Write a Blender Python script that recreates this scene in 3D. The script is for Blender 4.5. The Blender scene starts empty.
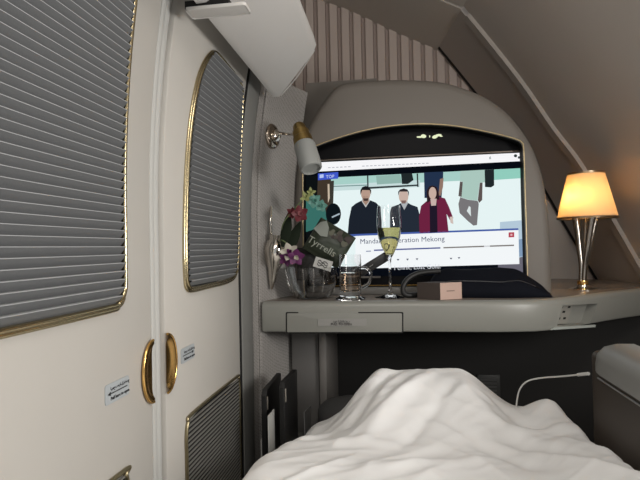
import bpy, bmesh, math, random
from mathutils import Vector as V, Matrix, noise
random.seed(7)
sc = bpy.context.scene
COL = sc.collection
R_ = math.radians
# ------------------------------------------------------------------ camera
PSI, PIT, ROL = R_(8.6), R_(0.87), R_(1.15)
F0 = V((-math.sin(PSI), math.cos(PSI), 0)); R0 = V((math.cos(PSI), math.sin(PSI), 0)); ZU = V((0, 0, 1))
FW = F0*math.cos(PIT) + ZU*math.sin(PIT); U0 = R0.cross(FW)
RT = R0*math.cos(ROL) - U0*math.sin(ROL); UP = U0*math.cos(ROL) + R0*math.sin(ROL)
EYE = V((0, 0, 1.0))
cam = bpy.data.cameras.new('camera'); cam.lens = 28.125; cam.sensor_width = 36; cam.clip_start = .02
co = bpy.data.objects.new('camera', cam); COL.objects.link(co)
m3 = Matrix((RT, UP, -FW)).transposed(); co.matrix_world = Matrix.Translation(EYE) @ m3.to_4x4()
sc.camera = co
# measured positions: a point of the photograph put on a plane of the room
def ray(px, py): return FW*500 + RT*(px-320) - UP*(py-240)
def PX(px, py, X): d = ray(px, py); return EYE + d*(X/d.x)
def PY(px, py, Y): d = ray(px, py); return EYE + d*(Y/d.y)
def PZ(px, py, z): d = ray(px, py); return EYE + d*((z-1)/d.z)
def PD(px, py, D): d = ray(px, py); return EYE + d*(D/d.dot(F0))
# ------------------------------------------------------------------ materials
MATS = {}
def mat(name, c, rough=.5, metal=0, bump=0, bscale=80, var=0, vscale=8, trans=0, ior=1.45, emit=0, spec=None, coat=0):
    if name in MATS: return MATS[name]
    m = bpy.data.materials.new(name); m.use_nodes = True; nt = m.node_tree; b = nt.nodes['Principled BSDF']
    c4 = (*c, 1)
    b.inputs['Base Color'].default_value = c4; b.inputs['Roughness'].default_value = rough
    b.inputs['Metallic'].default_value = metal; b.inputs['Transmission Weight'].default_value = trans; b.inputs['IOR'].default_value = ior
    if spec is not None: b.inputs['Specular IOR Level'].default_value = spec
    b.inputs['Coat Weight'].default_value = coat
    if emit: b.inputs['Emission Color'].default_value = c4; b.inputs['Emission Strength'].default_value = emit
    tc = nt.nodes.new('ShaderNodeTexCoord')
    if var:
        n = nt.nodes.new('ShaderNodeTexNoise'); n.inputs['Scale'].default_value = vscale; n.inputs['Detail'].default_value = 5
        nt.links.new(tc.outputs['Object'], n.inputs['Vector'])
        mx = nt.nodes.new('ShaderNodeMix'); mx.data_type = 'RGBA'
        mx.inputs[6].default_value = tuple(max(0, x*(1-var)) for x in c)+(1,); mx.inputs[7].default_value = tuple(min(1, x*(1+var)) for x in c)+(1,)
        nt.links.new(n.outputs['Fac'], mx.inputs[0]); nt.links.new(mx.outputs[2], b.inputs['Base Color'])
    if bump:
        n = nt.nodes.new('ShaderNodeTexNoise'); n.inputs['Scale'].default_value = bscale; n.inputs['Detail'].default_value = 4
        nt.links.new(tc.outputs['Object'], n.inputs['Vector'])
        bp = nt.nodes.new('ShaderNodeBump'); bp.inputs['Strength'].default_value = bump; bp.inputs['Distance'].default_value = .002
        nt.links.new(n.outputs['Fac'], bp.inputs['Height']); nt.links.new(bp.outputs['Normal'], b.inputs['Normal'])
    MATS[name] = m; return m
def srgb(r, g, b):
    f = lambda c: (c/255/12.92) if c <= 10 else ((c/255+.055)/1.055)**2.4
    return (f(r), f(g), f(b))
def emis(rgb, s=1.0):
    n = 'screen_%d_%d_%d_%.2f' % (*rgb, s)
    if n in MATS: return MATS[n]
    m = bpy.data.materials.new(n); m.use_nodes = True; nt = m.node_tree; nt.nodes.clear()
    e = nt.nodes.new('ShaderNodeEmission'); e.inputs[0].default_value = (*srgb(*rgb), 1); e.inputs[1].default_value = s
    o = nt.nodes.new('ShaderNodeOutputMaterial'); nt.links.new(e.outputs[0], o.inputs[0]); MATS[n] = m; return m
M_door = mat('door_cream', (.515, .495, .46), .42, var=.035, vscale=9, bump=.05, bscale=30)
M_trim = mat('trim_grey', (.50, .50, .48), .5); M_trim2 = mat('trim_mid', (.20, .20, .19), .55)
M_greyd = mat('trim_dark', (.20, .195, .185), .5)
M_gold = mat('polished_gold', (.50, .42, .26), .22, 1)
M_goldbr = mat('warm_gold', (.85, .52, .18), .22, 1)
M_oldgold = mat('dull_bronze', (.34, .29, .18), .35, 1)
M_black = mat('black_gap', (.008, .008, .008), .8)
M_shade = mat('pleated_fabric', (.145, .15, .155), .9, bump=.1, bscale=300)
M_crease_lit = mat('pleat_crease_lit', (.33, .34, .35), .8)  # lighter tone paints in the light caught along each pleat's top ledge
M_slat = mat('vent_slat', (.19, .185, .17), .5)
M_wall = mat('fuselage_lining', (.47, .425, .385), .62, bump=.06, bscale=250)
M_strip = mat('lining_strip', (.40, .36, .325), .6)
M_ceil = mat('ceiling_lining', (.52, .475, .42), .6, bump=.05, bscale=200)
M_hood = mat('surround_taupe', (.165, .148, .13), .55, bump=.04, bscale=200)
M_desk = mat('desk_greige', (.24, .24, .217), .35, bump=.02, bscale=100)
M_desktop = mat('desk_top', (.22, .19, .165), .25)
M_plast = mat('label_grey', (.27, .265, .25), .4)
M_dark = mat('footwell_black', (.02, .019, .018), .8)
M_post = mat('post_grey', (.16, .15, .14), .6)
M_chrome = mat('chrome', (.72, .68, .62), .12, 1)
M_silver = mat('silver_sticker', (.40, .43, .45), .35)
M_ink = mat('black_ink', (.01, .01, .01), .6)
M_white = mat('duvet_white', (.87, .87, .87), .85, bump=.15, bscale=60)
M_sheet = mat('mattress_grey', (.18, .18, .18), .9)
M_leather = mat('padded_leather', (.60, .585, .565), .5, bump=.12, bscale=40, var=.03)
M_wood = mat('console_wood', (.045, .034, .026), .5, var=.3, vscale=5)
M_cap = mat('armrest_grey', (.22, .22, .21), .4)
def glassmat(name, col=(1, 1, 1), rough=0):
    return mat(name, col, rough, trans=1, ior=1.46)
M_glass = glassmat('clear_glass')
M_wine = mat('champagne', (.50, .45, .19), 0, trans=1, ior=1.22)
M_fab = mat('perforated_fabric', (.30, .285, .27), .8)
nt = M_fab.node_tree; b = nt.nodes['Principled BSDF']
tc = nt.nodes.new('ShaderNodeTexCoord'); mp = nt.nodes.new('ShaderNodeMapping'); mp.inputs['Rotation'].default_value = (R_(45), R_(45), 0)
vo = nt.nodes.new('ShaderNodeTexVoronoi'); vo.inputs['Scale'].default_value = 210; vo.inputs['Randomness'].default_value = .25
cr = nt.nodes.new('ShaderNodeValToRGB'); cr.color_ramp.elements[0].position = .12; cr.color_ramp.elements[0].color = (.12, .11, .10, 1)
cr.color_ramp.elements[1].position = .42; cr.color_ramp.elements[1].color = (.31, .295, .28, 1)
nt.links.new(tc.outputs['Object'], mp.inputs[0]); nt.links.new(mp.outputs[0], vo.inputs['Vector']); nt.links.new(vo.outputs['Distance'], cr.inputs[0]); nt.links.new(cr.outputs[0], b.inputs['Base Color'])
# ------------------------------------------------------------------ object helpers
def link(name, me, m=None, parent=None, smooth=None):
    o = bpy.data.objects.new(name, me); COL.objects.link(o)
    if m is not None:
        for x in (m if isinstance(m, (list, tuple)) else [m]): me.materials.append(x)
    if smooth is not None:
        for p in me.polygons: p.use_smooth = True
        if smooth and smooth < 180:
            bm = bmesh.new(); bm.from_mesh(me)
            for e in bm.edges:
                if len(e.link_faces) == 2 and e.calc_face_angle(0) > R_(smooth): e.smooth = False
            bm.to_mesh(me); bm.free()
    if parent is not None:
        o.parent = parent; o.matrix_parent_inverse = Matrix.Translation(parent.location).inverted() if parent.parent is None else parent['_inv'] if False else world_inv(parent)
    return o
def world_inv(p):
    mtx = Matrix.Identity(4); chain = []
    while p is not None: chain.append(p); p = p.parent
    for q in reversed(chain): mtx = mtx @ q.matrix_parent_inverse @ Matrix.LocRotScale(q.location, q.rotation_euler, q.scale)
    return mtx.inverted()
def pyd(name, verts, faces, m=None, parent=None, smooth=None, fm=None):
    me = bpy.data.meshes.new(name); me.from_pydata([tuple(v) for v in verts], [], faces); me.update()
    o = link(name, me, m, parent, smooth)
    if fm:
        for i, k in enumerate(fm): me.polygons[i].material_index = k
    return o
def frombm(name, bm, m=None, parent=None, smooth=None):
    bmesh.ops.recalc_face_normals(bm, faces=bm.faces)
    me = bpy.data.meshes.new(name); bm.to_mesh(me); bm.free(); return link(name, me, m, parent, smooth)
def tag(o, label=None, cat=None, group=None, kind=None):
    if label: o['label'] = label
    if cat: o['category'] = cat
    if group: o['group'] = group
    if kind: o['kind'] = kind
    return o
def thing(name, loc, label, cat, group=None):
    o = bpy.data.objects.new(name, None); o.empty_display_size = .03; o.location = loc; COL.objects.link(o)
    return tag(o, label, cat, group)
def struct(o): o['kind'] = 'structure'; return o
def bmbox(bm, x0, x1, y0, y1, z0, z1, bev=0, seg=2, mtx=None):
    r = bmesh.ops.create_cube(bm, size=1)
    vs = r['verts']
    for v in vs: v.co = V(((x0+x1)/2+v.co.x*(x1-x0), (y0+y1)/2+v.co.y*(y1-y0), (z0+z1)/2+v.co.z*(z1-z0)))
    if bev:
        es = {e for v in vs for e in v.link_edges}
        rr = bmesh.ops.bevel(bm, geom=list(es), offset=bev, segments=seg, affect='EDGES', profile=.5)
        vs = list({v for f in rr['faces'] for v in f.verts} | {v for v in vs if v.is_valid})
    if mtx is not None:
        for v in vs: v.co = mtx @ v.co
    return vs
def box(name, x0, x1, y0, y1, z0, z1, m, parent=None, bev=0, mtx=None, seg=2):
    bm = bmesh.new(); bmbox(bm, x0, x1, y0, y1, z0, z1, bev, seg, mtx)
    return frombm(name, bm, m, parent, 35 if bev else None)
def catmull(pts, n=6, closed=False):
    out = []; N = len(pts); rng = range(N if closed else N-1)
    for i in rng:
        if closed: a, b_, c, d = pts[i-1], pts[i], pts[(i+1) % N], pts[(i+2) % N]
        else: a, b_, c, d = pts[max(i-1, 0)], pts[i], pts[i+1], pts[min(i+2, N-1)]
        for k in range(n):
            t = k/n
            out.append(.5*((2*b_)+(c-a)*t+(2*a-5*b_+4*c-d)*t*t+(3*b_-a-3*c+d)*t**3))
    if not closed: out.append(pts[-1].copy())
    return out
def tube_geo(pts, r, seg=10, closed=False, caps=True):
    verts = []; faces = []; N = len(pts); rad = r if callable(r) else (lambda t: r)
    up = None
    for i, p in enumerate(pts):
        if closed: t = pts[(i+1) % N]-pts[i-1]
        else: t = pts[min(i+1, N-1)]-pts[max(i-1, 0)]
        t.normalize()
        if up is None: up = t.orthogonal().normalized()
        up = (up - t*up.dot(t)).normalized(); s = t.cross(up)
        rr = rad(i/max(1, N-1))
        for k in range(seg):
            a = 2*math.pi*k/seg; verts.append(p+(up*math.cos(a)+s*math.sin(a))*rr)
    for i in range(N if closed else N-1):
        j = (i+1) % N
        for k in range(seg):
            l = (k+1) % seg; faces.append((i*seg+k, i*seg+l, j*seg+l, j*seg+k))
    if caps and not closed:
        faces.append(tuple(range(seg))[::-1]); faces.append(tuple((N-1)*seg+k for k in range(seg)))
    return verts, faces
def tube(name, pts, r, m, parent=None, seg=10, closed=False):
    v, f = tube_geo(pts, r, seg, closed); return pyd(name, v, f, m, parent, 50)
def lathe(name, prof, m, parent=None, center=V((0, 0, 0)), axis=None, seg=40, smooth=40, closed=False):
    """prof: (radius, height) from bottom to top, turned about axis"""
    bm = bmesh.new(); rings = []
    ax = (axis or ZU).normalized(); q = ZU.rotation_difference(ax).to_matrix()
    for r, h in prof:
        if r < 1e-6: rings.append([bm.verts.new(center+q @ V((0, 0, h)))])
        else: rings.append([bm.verts.new(center+q @ V((r*math.cos(2*math.pi*k/seg), r*math.sin(2*math.pi*k/seg), h))) for k in range(seg)])
    pairs = list(zip(rings, rings[1:]))
    if closed: pairs.append((rings[-1], rings[0]))
    for a, b_ in pairs:
        for k in range(seg):
            l = (k+1) % seg
            if len(a) == 1 and len(b_) == 1: continue
            if len(a) == 1: bm.faces.new((a[0], b_[l], b_[k]))
            elif len(b_) == 1: bm.faces.new((a[k], a[l], b_[0]))
            else: bm.faces.new((a[k], a[l], b_[l], b_[k]))
    return frombm(name, bm, m, parent, smooth)
def prism(name, poly, depth, m, parent=None, bev=0, smooth=None):
    """poly: 3D points of one face; depth: vector the face is pushed along"""
    bm = bmesh.new(); a = [bm.verts.new(p) for p in poly]; b_ = [bm.verts.new(p+depth) for p in poly]
    f1 = bm.faces.new(a); f2 = bm.faces.new(b_[::-1]); n = len(poly)
    for i in range(n): bm.faces.new((a[i], b_[i], b_[(i+1) % n], a[(i+1) % n]))
    bmesh.ops.recalc_face_normals(bm, faces=bm.faces)
    if bev:
        bmesh.ops.bevel(bm, geom=list(f1.edges)+([]), offset=bev, segments=3, affect='EDGES', profile=.5)
    return frombm(name, bm, m, parent, smooth if smooth is not None else (35 if bev else None))
def text(name, body, size, origin, xd, yd, m, parent=None, extrude=.0003, align='LEFT'):
    cu = bpy.data.curves.new(name, 'FONT'); cu.body = body; cu.size = size; cu.extrude = extrude; cu.align_x = align; cu.resolution_u = 2
    o = bpy.data.objects.new(name+'_tmp', cu); COL.objects.link(o)
    bpy.context.view_layer.update(); dg = bpy.context.evaluated_depsgraph_get()
    me = bpy.data.meshes.new_from_object(o.evaluated_get(dg)); bpy.data.objects.remove(o); bpy.data.curves.remove(cu)
    xd = xd.normalized(); zd = xd.cross(yd).normalized(); yd = zd.cross(xd)
    me.transform(Matrix.Translation(origin) @ Matrix((xd, yd, zd)).transposed().to_4x4()); me.materials.clear(); me.name = name
    return link(name, me, m, parent)
# ------------------------------------------------------------------ left side: two sliding doors
XL = -.40
def bump(z): return .22*max(0, z-1.06)**2
def SW(Y, z, off=0): return V((XL+bump(z)+off, Y, z))
def PW(px, py, off=0):
    X = XL+off
    for _ in range(30):
        p = PX(px, py, X); X = .5*X+.5*(XL+bump(p.z)+off)
    return p
def inside_range(poly, z):
    ys = []
    for i in range(len(poly)):
        (y0, z0), (y1, z1) = poly[i-1], poly[i]
        if (z0 <= z) != (z1 <= z): ys.append(y0+(y1-y0)*(z-z0)/(z1-z0))
    return (min(ys), max(ys)) if len(ys) >= 2 else None
def slab(name, y0, y1, z0, z1, off, th, m, parent=None, r=.006):
    """curved vertical panel following the side wall"""
    nz = 40; vs = []; fs = []
    yy = [y0, y0+r, y1-r, y1]; of = [-th, 0, 0, -th]
    cols = [(y0, -th), (y0, -r), (y0+r*.3, -r*.3), (y0+r, 0), (y1-r, 0), (y1-r*.3, -r*.3), (y1, -r), (y1, -th)]
    for i in range(nz+1):
        z = z0+(z1-z0)*i/nz
        for y, o in cols: vs.append(SW(y, z, off+o))
    k = len(cols)
    for i in range(nz):
        for j in range(k):
            a = i*k+j; b_ = i*k+(j+1) % k; fs.append((a, b_, b_+k, a+k))
    fs.append(tuple(range(k))[::-1]); fs.append(tuple(nz*k+j for j in range(k)))
    return pyd(name, vs, fs, m, parent, 30)
def win(door, pts, z_off=0):
    """pts: list of surface points; builds black recess, pleated shade and gold frame"""
    pts = catmull(pts, 5, True)
    poly = [(p.y, p.z) for p in pts]
    zs = [z for _, z in poly]; zmin, zmax = min(zs), max(zs)
    # recess backing
    vs = []; fs = []
    n = 60
    for i in range(n+1):
        z = zmin+(zmax-zmin)*(i+.001)/(n+.002); rg = inside_range(poly, z) or (0, 0)
        vs += [SW(rg[0], z, .0012), SW(rg[1], z, .0012)]
    for i in range(n): fs.append((2*i, 2*i+1, 2*i+3, 2*i+2))
    pyd('window_recess', vs, fs, M_black, door)
    # shade
    p = .01175; z = zmin+.004; vs = []; fs = []; fm = []
    while z < zmax-.012:
        zr = z+p; zz = [z, z+p*.45, zr]
        rg = inside_range(poly, min(zmax-.003, z+p/2))
        if rg and rg[1]-rg[0] > .03:
            y0, y1 = rg[0]+.004, rg[1]-.0065
            b0 = len(vs)
            for zq, of in ((z+.0012, .0016), (z+p*.55, .0062), (zr, .0112)):
                vs += [SW(y0, zq, of), SW(y1, zq, of)]
            fs += [(b0, b0+1, b0+3, b0+2), (b0+2, b0+3, b0+5, b0+4)]; fm += [0, 0]
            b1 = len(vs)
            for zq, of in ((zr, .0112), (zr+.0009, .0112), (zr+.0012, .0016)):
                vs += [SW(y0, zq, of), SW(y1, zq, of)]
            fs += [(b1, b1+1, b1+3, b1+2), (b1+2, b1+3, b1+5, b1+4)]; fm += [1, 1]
        z += p
    pyd('pleated_shade', vs, fs, [M_shade, M_crease_lit], door, None, fm)
    tube('window_frame', [SW(q.y, q.z, .005) for q in pts], .0038, M_gold, door, 12, True)
    tube('window_frame', [SW(q.y+(.004 if q.y > sum(y for y, _ in poly)/len(poly) else -.003), q.z-(.0055 if q.z < zmin+.02 else 0), .002) for q in pts], .0036, M_gold, door, 10, True)
def vent(door, pts, zlow):
    top = catmull(pts, 5)
    poly = [(p.y, p.z) for p in top]; poly += [(poly[-1][0], zlow), (poly[0][0], zlow)]
    zmax = max(z for _, z in poly); n = 40; vs = []; fs = []
    for i in range(n+1):
        z = zlow+(zmax-zlow)*(i+.001)/(n+.002); rg = inside_range(poly, z) or (0, 0)
        vs += [SW(rg[0], z, .0012), SW(rg[1], z, .0012)]
    for i in range(n): fs.append((2*i, 2*i+1, 2*i+3, 2*i+2))
    g = pyd('vent_grille', vs, fs, M_black, door)
    vs = []; fs = []; z = zlow+.006
    while z < zmax-.006:
        rg = inside_range(poly, z)
        if rg and rg[1]-rg[0] > .02:
            b0 = len(vs)
            for dz, of in ((0, .0015), (-.0005, .0042), (.0015, .0042), (.0022, .0015)): vs += [SW(rg[0], z+dz, of), SW(rg[1], z+dz, of)]
            fs += [(b0+2*i, b0+2*i+1, b0+2*i+3, b0+2*i+2) for i in range(3)]
        z += .0088
    pyd('vent_slats', vs, fs, M_slat, g)
    q = [V((0, y, z)) for y, z in poly]
    tube('vent_frame', [SW(p.y, p.z, .003) for p in q], .0035, M_oldgold, g, 10, True)
def handle(door, pxflat, pxs, ytop, ybot):
    """half-oval gold finger pull; the flat side lies on the door's edge"""
    c0 = PW(pxflat, ytop); c1 = PW(pxflat, ybot); yb = PW(pxs, (ytop+ybot)/2).y
    zc = (c0.z+c1.z)/2; h = (c0.z-c1.z)/2; yf = (c0.y+c1.y)/2; w = yb-yf
    vs = []; fs = []; n = 20; rings = 5
    for k in range(rings):
        s = 1-k*.2; of = [.0052, .0058, .0026, .0015, .0012][k]
        for i in range(n+1):
            a = -math.pi/2+math.pi*i/n
            vs.append(SW(yf+w*math.cos(a)*s, zc+h*math.sin(a)*(1-k*.11), of))
    for k in range(rings-1):
        for i in range(n):
            a = k*(n+1)+i; fs.append((a, a+1, a+n+2, a+n+1))
    fs.append(tuple((rings-1)*(n+1)+i for i in range(n+1)))
    rim = []
    o = pyd('door_handle', vs, fs, M_goldbr, door, 60)
    tube('handle_rim', [SW(yf+w*math.cos(-math.pi/2+math.pi*i/n), zc+h*math.sin(-math.pi/2+math.pi*i/n), .004) for i in range(n+1)], .0024, M_goldbr, o, 8)
def sticker(door, c, w, h, arrow_left=True, tilt=0):
    o = []; yd = V((0, math.sin(tilt), math.cos(tilt))); xd = V((0, math.cos(tilt), -math.sin(tilt)))
    def P(u, v, off): q = c+xd*u+yd*v; return SW(q.y, q.z, off)
    pts = []
    for cx, cz, a0 in ((w/2-.004, h/2-.004, 0), (-w/2+.004, h/2-.004, 90), (-w/2+.004, -h/2+.004, 180), (w/2-.004, -h/2+.004, 270)):
        for k in range(4): a = R_(a0+k*30); pts.append(P(cx+.004*math.cos(a), cz+.004*math.sin(a), .0012))
    lab = prism('door_label', pts, V((-.001, 0, 0)), M_silver, door)
    xs = V((0, 1, 0)) if True else xd
    org = P(-w*.30, -h*.34, .0016)
    text('label_lettering', 'Pull here to open', h*.25, org, xd, yd, M_ink, lab)
    text('label_lettering', 'اسحب هنا للفتح', h*.20, P(-w*.30, h*.18, .0016), xd, yd, M_ink, lab)
    s = -1 if arrow_left else 1
    arr = [P(s*w*.42, 0.0, .0016), P(s*w*.30, h*.10, .0016), P(s*w*.30, h*.025, .0016), P(-s*w*.40, h*.025, .0016), P(-s*w*.40, -h*.025, .0016), P(s*w*.30, -h*.025, .0016), P(s*w*.30, -h*.10, .0016)]
    prism('label_arrow', arr, V((.0003, 0, 0)), M_ink, lab)
ZT = 1.78
yA = PX(152, 300, XL).y; yB = PX(165, 300, XL).y; yC = PX(239.5, 300, XL).y
door1 = struct(slab('door_1', -.30, yA, .02, ZT, 0, .035, M_door))
door2 = struct(slab('door_2', yB, yC, .02, ZT, 0, .035, M_door))
struct(slab('trim_1', yA+.004, (yA+yB)/2-.002, .02, ZT, -.003, .03, M_trim))
struct(slab('trim_2', (yA+yB)/2+.001, yB-.003, .02, ZT, -.006, .03, M_trim))
w1r = PW(121.5, 240).y; zb = PW(60, 317.5).z
win(door1, [V((0, y, z)) for y, z in ((.20, zb), (.4, zb), (w1r-.05, zb), (w1r-.018, zb+.004), (w1r-.003, zb+.018), (w1r, zb+.05), (w1r, 1.15), (w1r, 1.3), (w1r, 1.45), (w1r-.02, 1.52), (w1r-.06, 1.54), (.4, 1.54), (.2, 1.54), (.17, 1.5), (.17, 1.2), (.17, zb+.03))])
w2 = [(184.5, 280), (183.5, 250), (184, 210), (186, 160), (190, 118), (196, 84), (203, 64), (211, 53), (219, 54.5), (228, 65), (238, 77.5), (243, 88), (243.5, 105), (242, 150), (240, 210), (239, 262), (236.5, 277), (228, 283), (208, 287), (192, 290.5), (186.5, 288.5)]
win(door2, [PW(p[0]-(3 if p[0] > 215 else 0), p[1]-(2.5 if p[1] > 250 else 0)) for p in w2])
zv = PW(211, 397).z
v2l, v2r = PW(185, 440).y, PW(239, 420).y
vent(door2, [V((0, v2l, zv-.06)), V((0, v2l, zv-.035)), V((0, v2l+.008, zv-.01)), V((0, v2l+.035, zv)), V((0, v2r-.03, zv)), V((0, v2r-.006, zv-.006)), V((0, v2r, zv-.03)), V((0, v2r, zv-.06))], .2)
zv1 = PW(118, 474).z; v1r = PW(126, 480).y
vent(door1, [V((0, .25, zv1-.05)), V((0, .25, zv1-.03)), V((0, .26, zv1-.008)), V((0, .29, zv1)), V((0, v1r-.03, zv1)), V((0, v1r-.006, zv1-.008)), V((0, v1r, zv1-.03)), V((0, v1r, zv1-.05))], .2)
handle(door1, 151.5, 141, 340, 402)
handle(door2, 165.5, 174.5, 334, 393)
sticker(door1, PW(117, 390), .062, .028, True, R_(0))
sticker(door2, PW(187.5, 353.5), .062, .028, False, R_(0))
struct(box('wall_left', -.50, -.445, -.6, 2.3, -.02, 2.2, M_greyd))
struct(slab('trim_3', yC+.012, PX(252, 300, XL+.004).y+.01, .0, ZT, .004, .035, M_trim2))
struct(slab('trim_9', yC+.001, yC+.0115, .0, ZT, .0005, .03, M_black, None, .001))
# fabric pillar that curves from the door frame round to the television surround
def pillar(name, plan, z0, z1, m):
    nz = 30; vs = []; fs = []
    pl = catmull([V((x, y, 0)) for x, y in plan], 6); k = len(pl)
    for i in range(nz+1):
        z = z0+(z1-z0)*i/nz
        for j, p in enumerate(pl): vs.append(V((p.x+bump(z), p.y, z)))
    n0 = len(vs)
    for i in range(nz+1):
        z = z0+(z1-z0)*i/nz
        for j, p in enumerate(pl): vs.append(V((p.x+bump(z)-.02, p.y+.012, z)))
    for i in range(nz):
        for j in range(k-1):
            a = i*k+j; fs.append((a, a+1, a+k+1, a+k)); fs.append((n0+a, n0+a+k, n0+a+k+1, n0+a+1))
    for i in range(nz):
        for j in (0, k-1):
            a = i*k+j; fs.append((a, a+k, n0+a+k, n0+a))
    for i in (0, nz):
        for j in range(k-1):
            a = i*k+j; fs.append((a, a+1, n0+a+1, n0+a))
    return pyd(name, vs, fs, m, None, 60)
y3 = PX(252, 300, XL+.004).y+.01
struct(pillar('trim_4', [(-.398, y3+.003), (-.392, y3+.03), (-.383, 1.385), (-.362, 1.46), (-.335, 1.53), (-.312, 1.58)], 0, 1.50, M_fab))
# ------------------------------------------------------------------ right side: sloping fuselage lining and vaulted ceiling
prof = []
for p in [(320, 0), (400, 34)]:
    q = PD(*p, 2.12); prof.append((q.dot(R0), q.z))
for p in [(462, 8), (495.6, 49), (525, 87), (553, 128), (581, 165), (614.5, 222), (638, 263)]:
    q = PD(*p, 1.75); prof.append((q.dot(R0), q.z))
prof = [(-1.0, 2.16), (-.45, 2.14)] + prof + [(1.20, .74), (1.27, .4), (1.28, 0)]
corner = 4
def lin(pr, d0, d1, name, m, th=.03):
    n = len(pr); vs = []
    nr = []
    for i in range(n):
        a = V(pr[max(i-1, 0)]); b_ = V(pr[min(i+1, n-1)]); t = (b_-a).normalized(); nr.append(V((-t.y, t.x)))
    for d in (d0, d1):
        for (x, z) in pr: vs.append(R0*x+F0*d+ZU*z)
    for d in (d0, d1):
        for (x, z), q in zip(pr, nr): vs.append(R0*(x+q.x*th)+F0*d+ZU*(z+q.y*th))
    fs = []
    for i in range(n-1):
        fs += [(i, i+1, n+i+1, n+i), (2*n+i, 3*n+i, 3*n+i+1, 2*n+i+1), (i, 2*n+i, 2*n+i+1, i+1), (n+i, n+i+1, 3*n+i+1, 3*n+i)]
    fs += [(0, n, 3*n, 2*n), (n-1, 3*n-1, 4*n-1, 2*n-1)]
    return struct(pyd(name, vs, fs, m, None, 40))
def smoothprof(pr):
    return [(p.x, p.y) for p in catmull([V((x, y, 0)) for x, y in pr], 4)]
pc = smoothprof(prof[:corner+1]); pw = smoothprof(prof[corner:])
lin(pw, -.9, 1.735, 'wall_right', M_wall)
lin(pw, 1.765, 2.14, 'wall_right_forward', M_wall)
lin(pc, -.9, 1.742, 'ceiling', M_ceil)
lin(pc, 1.758, 2.14, 'ceiling_forward', M_ceil)
def off(pr, d):
    out = []
    for i in range(len(pr)):
        a = V(pr[max(i-1, 0)]); b_ = V(pr[min(i+1, len(pr)-1)]); t = (b_-a).normalized(); out.append((pr[i][0]+t.y*d, pr[i][1]-t.x*d))
    return out
lin(off(pw, .0022), 2.088, 2.106, 'trim_8', M_black, .012)
lin(off(pw[1:-4], .014), 1.732, 1.768, 'trim_5', M_strip, .020)
bpy.data.objects['wall_right_forward'].name = 'wall_right.001'; bpy.data.objects['ceiling_forward'].name = 'ceiling.001'
# forward bulkhead with vertical ribs
bm = bmesh.new()
def bk(x, z, d): return R0*x+F0*d+ZU*z
vs = []; x = -1.0; pitch = .0505
fs = []; fm = []
def addq(pts, k):
    b0 = len(vs); vs.extend(pts); fs.append((b0, b0+1, b0+2, b0+3)); fm.append(k)
while x < 1.25:
    a, b_, c, d = x, x+.031, x+.036, x+.0455
    addq([bk(a, 0, 2.12), bk(b_, 0, 2.12), bk(b_, 2.2, 2.12), bk(a, 2.2, 2.12)], 0)
    addq([bk(b_, 0, 2.12), bk(c, 0, 2.132), bk(c, 2.2, 2.132), bk(b_, 2.2, 2.12)], 1)
    addq([bk(c, 0, 2.132), bk(d, 0, 2.132), bk(d, 2.2, 2.132), bk(c, 2.2, 2.132)], 1)
    addq([bk(d, 0, 2.132), bk(x+pitch, 0, 2.12), bk(x+pitch, 2.2, 2.12), bk(d, 2.2, 2.132)], 0)
    x += pitch
M_rib = mat('bulkhead_light', (.56, .47, .42), .7); M_rib2 = mat('bulkhead_groove', (.36, .29, .26), .7)
struct(pyd('wall_back', vs, fs, [M_rib, M_rib2], None, None, fm))
struct(prism('wall_lower', [bk(.30, .6, 2.112), bk(1.16, .6, 2.112), bk(1.10, .95, 2.112), bk(.88, 1.32, 2.112), bk(.30, 1.32, 2.112)], F0*.006, M_wall)).name = 'wall_back.001'
struct(box('floor', -.5, 1.35, -.9, 2.4, -.06, -.002, mat('carpet', (.07, .06, .055), .95, bump=.4, bscale=200)))
# ------------------------------------------------------------------ padded beam over the doors
bt = thing('overhead_beam', (-.30, 1.0, 1.40), 'off-white padded beam hanging above the second door', 'overhead fitting')
L1 = PY(274, 96, 1.32); L2 = PY(317.5, 48, 1.25); Tm = PY(289, 97, 1.33)
def beam():
    bm = bmesh.new()
    prof2 = [(L1.x-.030, L1.z+.16), (L1.x-.016, L1.z+.03), (L1.x-.006, L1.z+.002), (L1.x+.012, L1.z+.003), (L2.x-.01, L2.z-.015), (L2.x, L2.z), (L2.x-.004, L2.z+.02), (L2.x-.05, L2.z+.12), (L2.x-.10, L2.z+.26), (L1.x-.040, L2.z+.26)]
    yend = [1.28, 1.33, 1.345, 1.35, 1.255, 1.24, 1.23, 1.15, 1.05, 1.05]
    a = [bm.verts.new((x, -.35, z)) for x, z in prof2]; b_ = [bm.verts.new((x, y, z)) for (x, z), y in zip(prof2, yend)]
    n = len(a); bm.faces.new(a[::-1]); f = bm.faces.new(b_)
    for i in range(n): bm.faces.new((a[i], a[(i+1) % n], b_[(i+1) % n], b_[i]))
    bmesh.ops.recalc_face_normals(bm, faces=bm.faces)
    es = list(f.edges)
    bmesh.ops.bevel(bm, geom=es, offset=.010, segments=3, affect='EDGES')
    return frombm('padded_cover', bm, M_leather, bt, 50)
beam()
tube('seam_piping', catmull([V((L1.x+.016, 1.332, L1.z+.004)), V((L1.x+.07, 1.295, L1.z+.04)), V((L2.x-.006, 1.238, L2.z-.01))], 5), .0016, M_leather, bt, 6)
# cross bar in front of the beam
ca = PY(186, 11.5, .80); cb = PY(246, 2.5, .80)
box('cross_bar', ca.x, cb.x, .795, .83, ca.z, cb.z-.001, M_leather, bt, .005, None, 4)
box('cross_bar_slot', ca.x-.002, PY(228, 0, .80).x, .80, .83, cb.z-.0008, cb.z+.012, M_black, bt)
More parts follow.
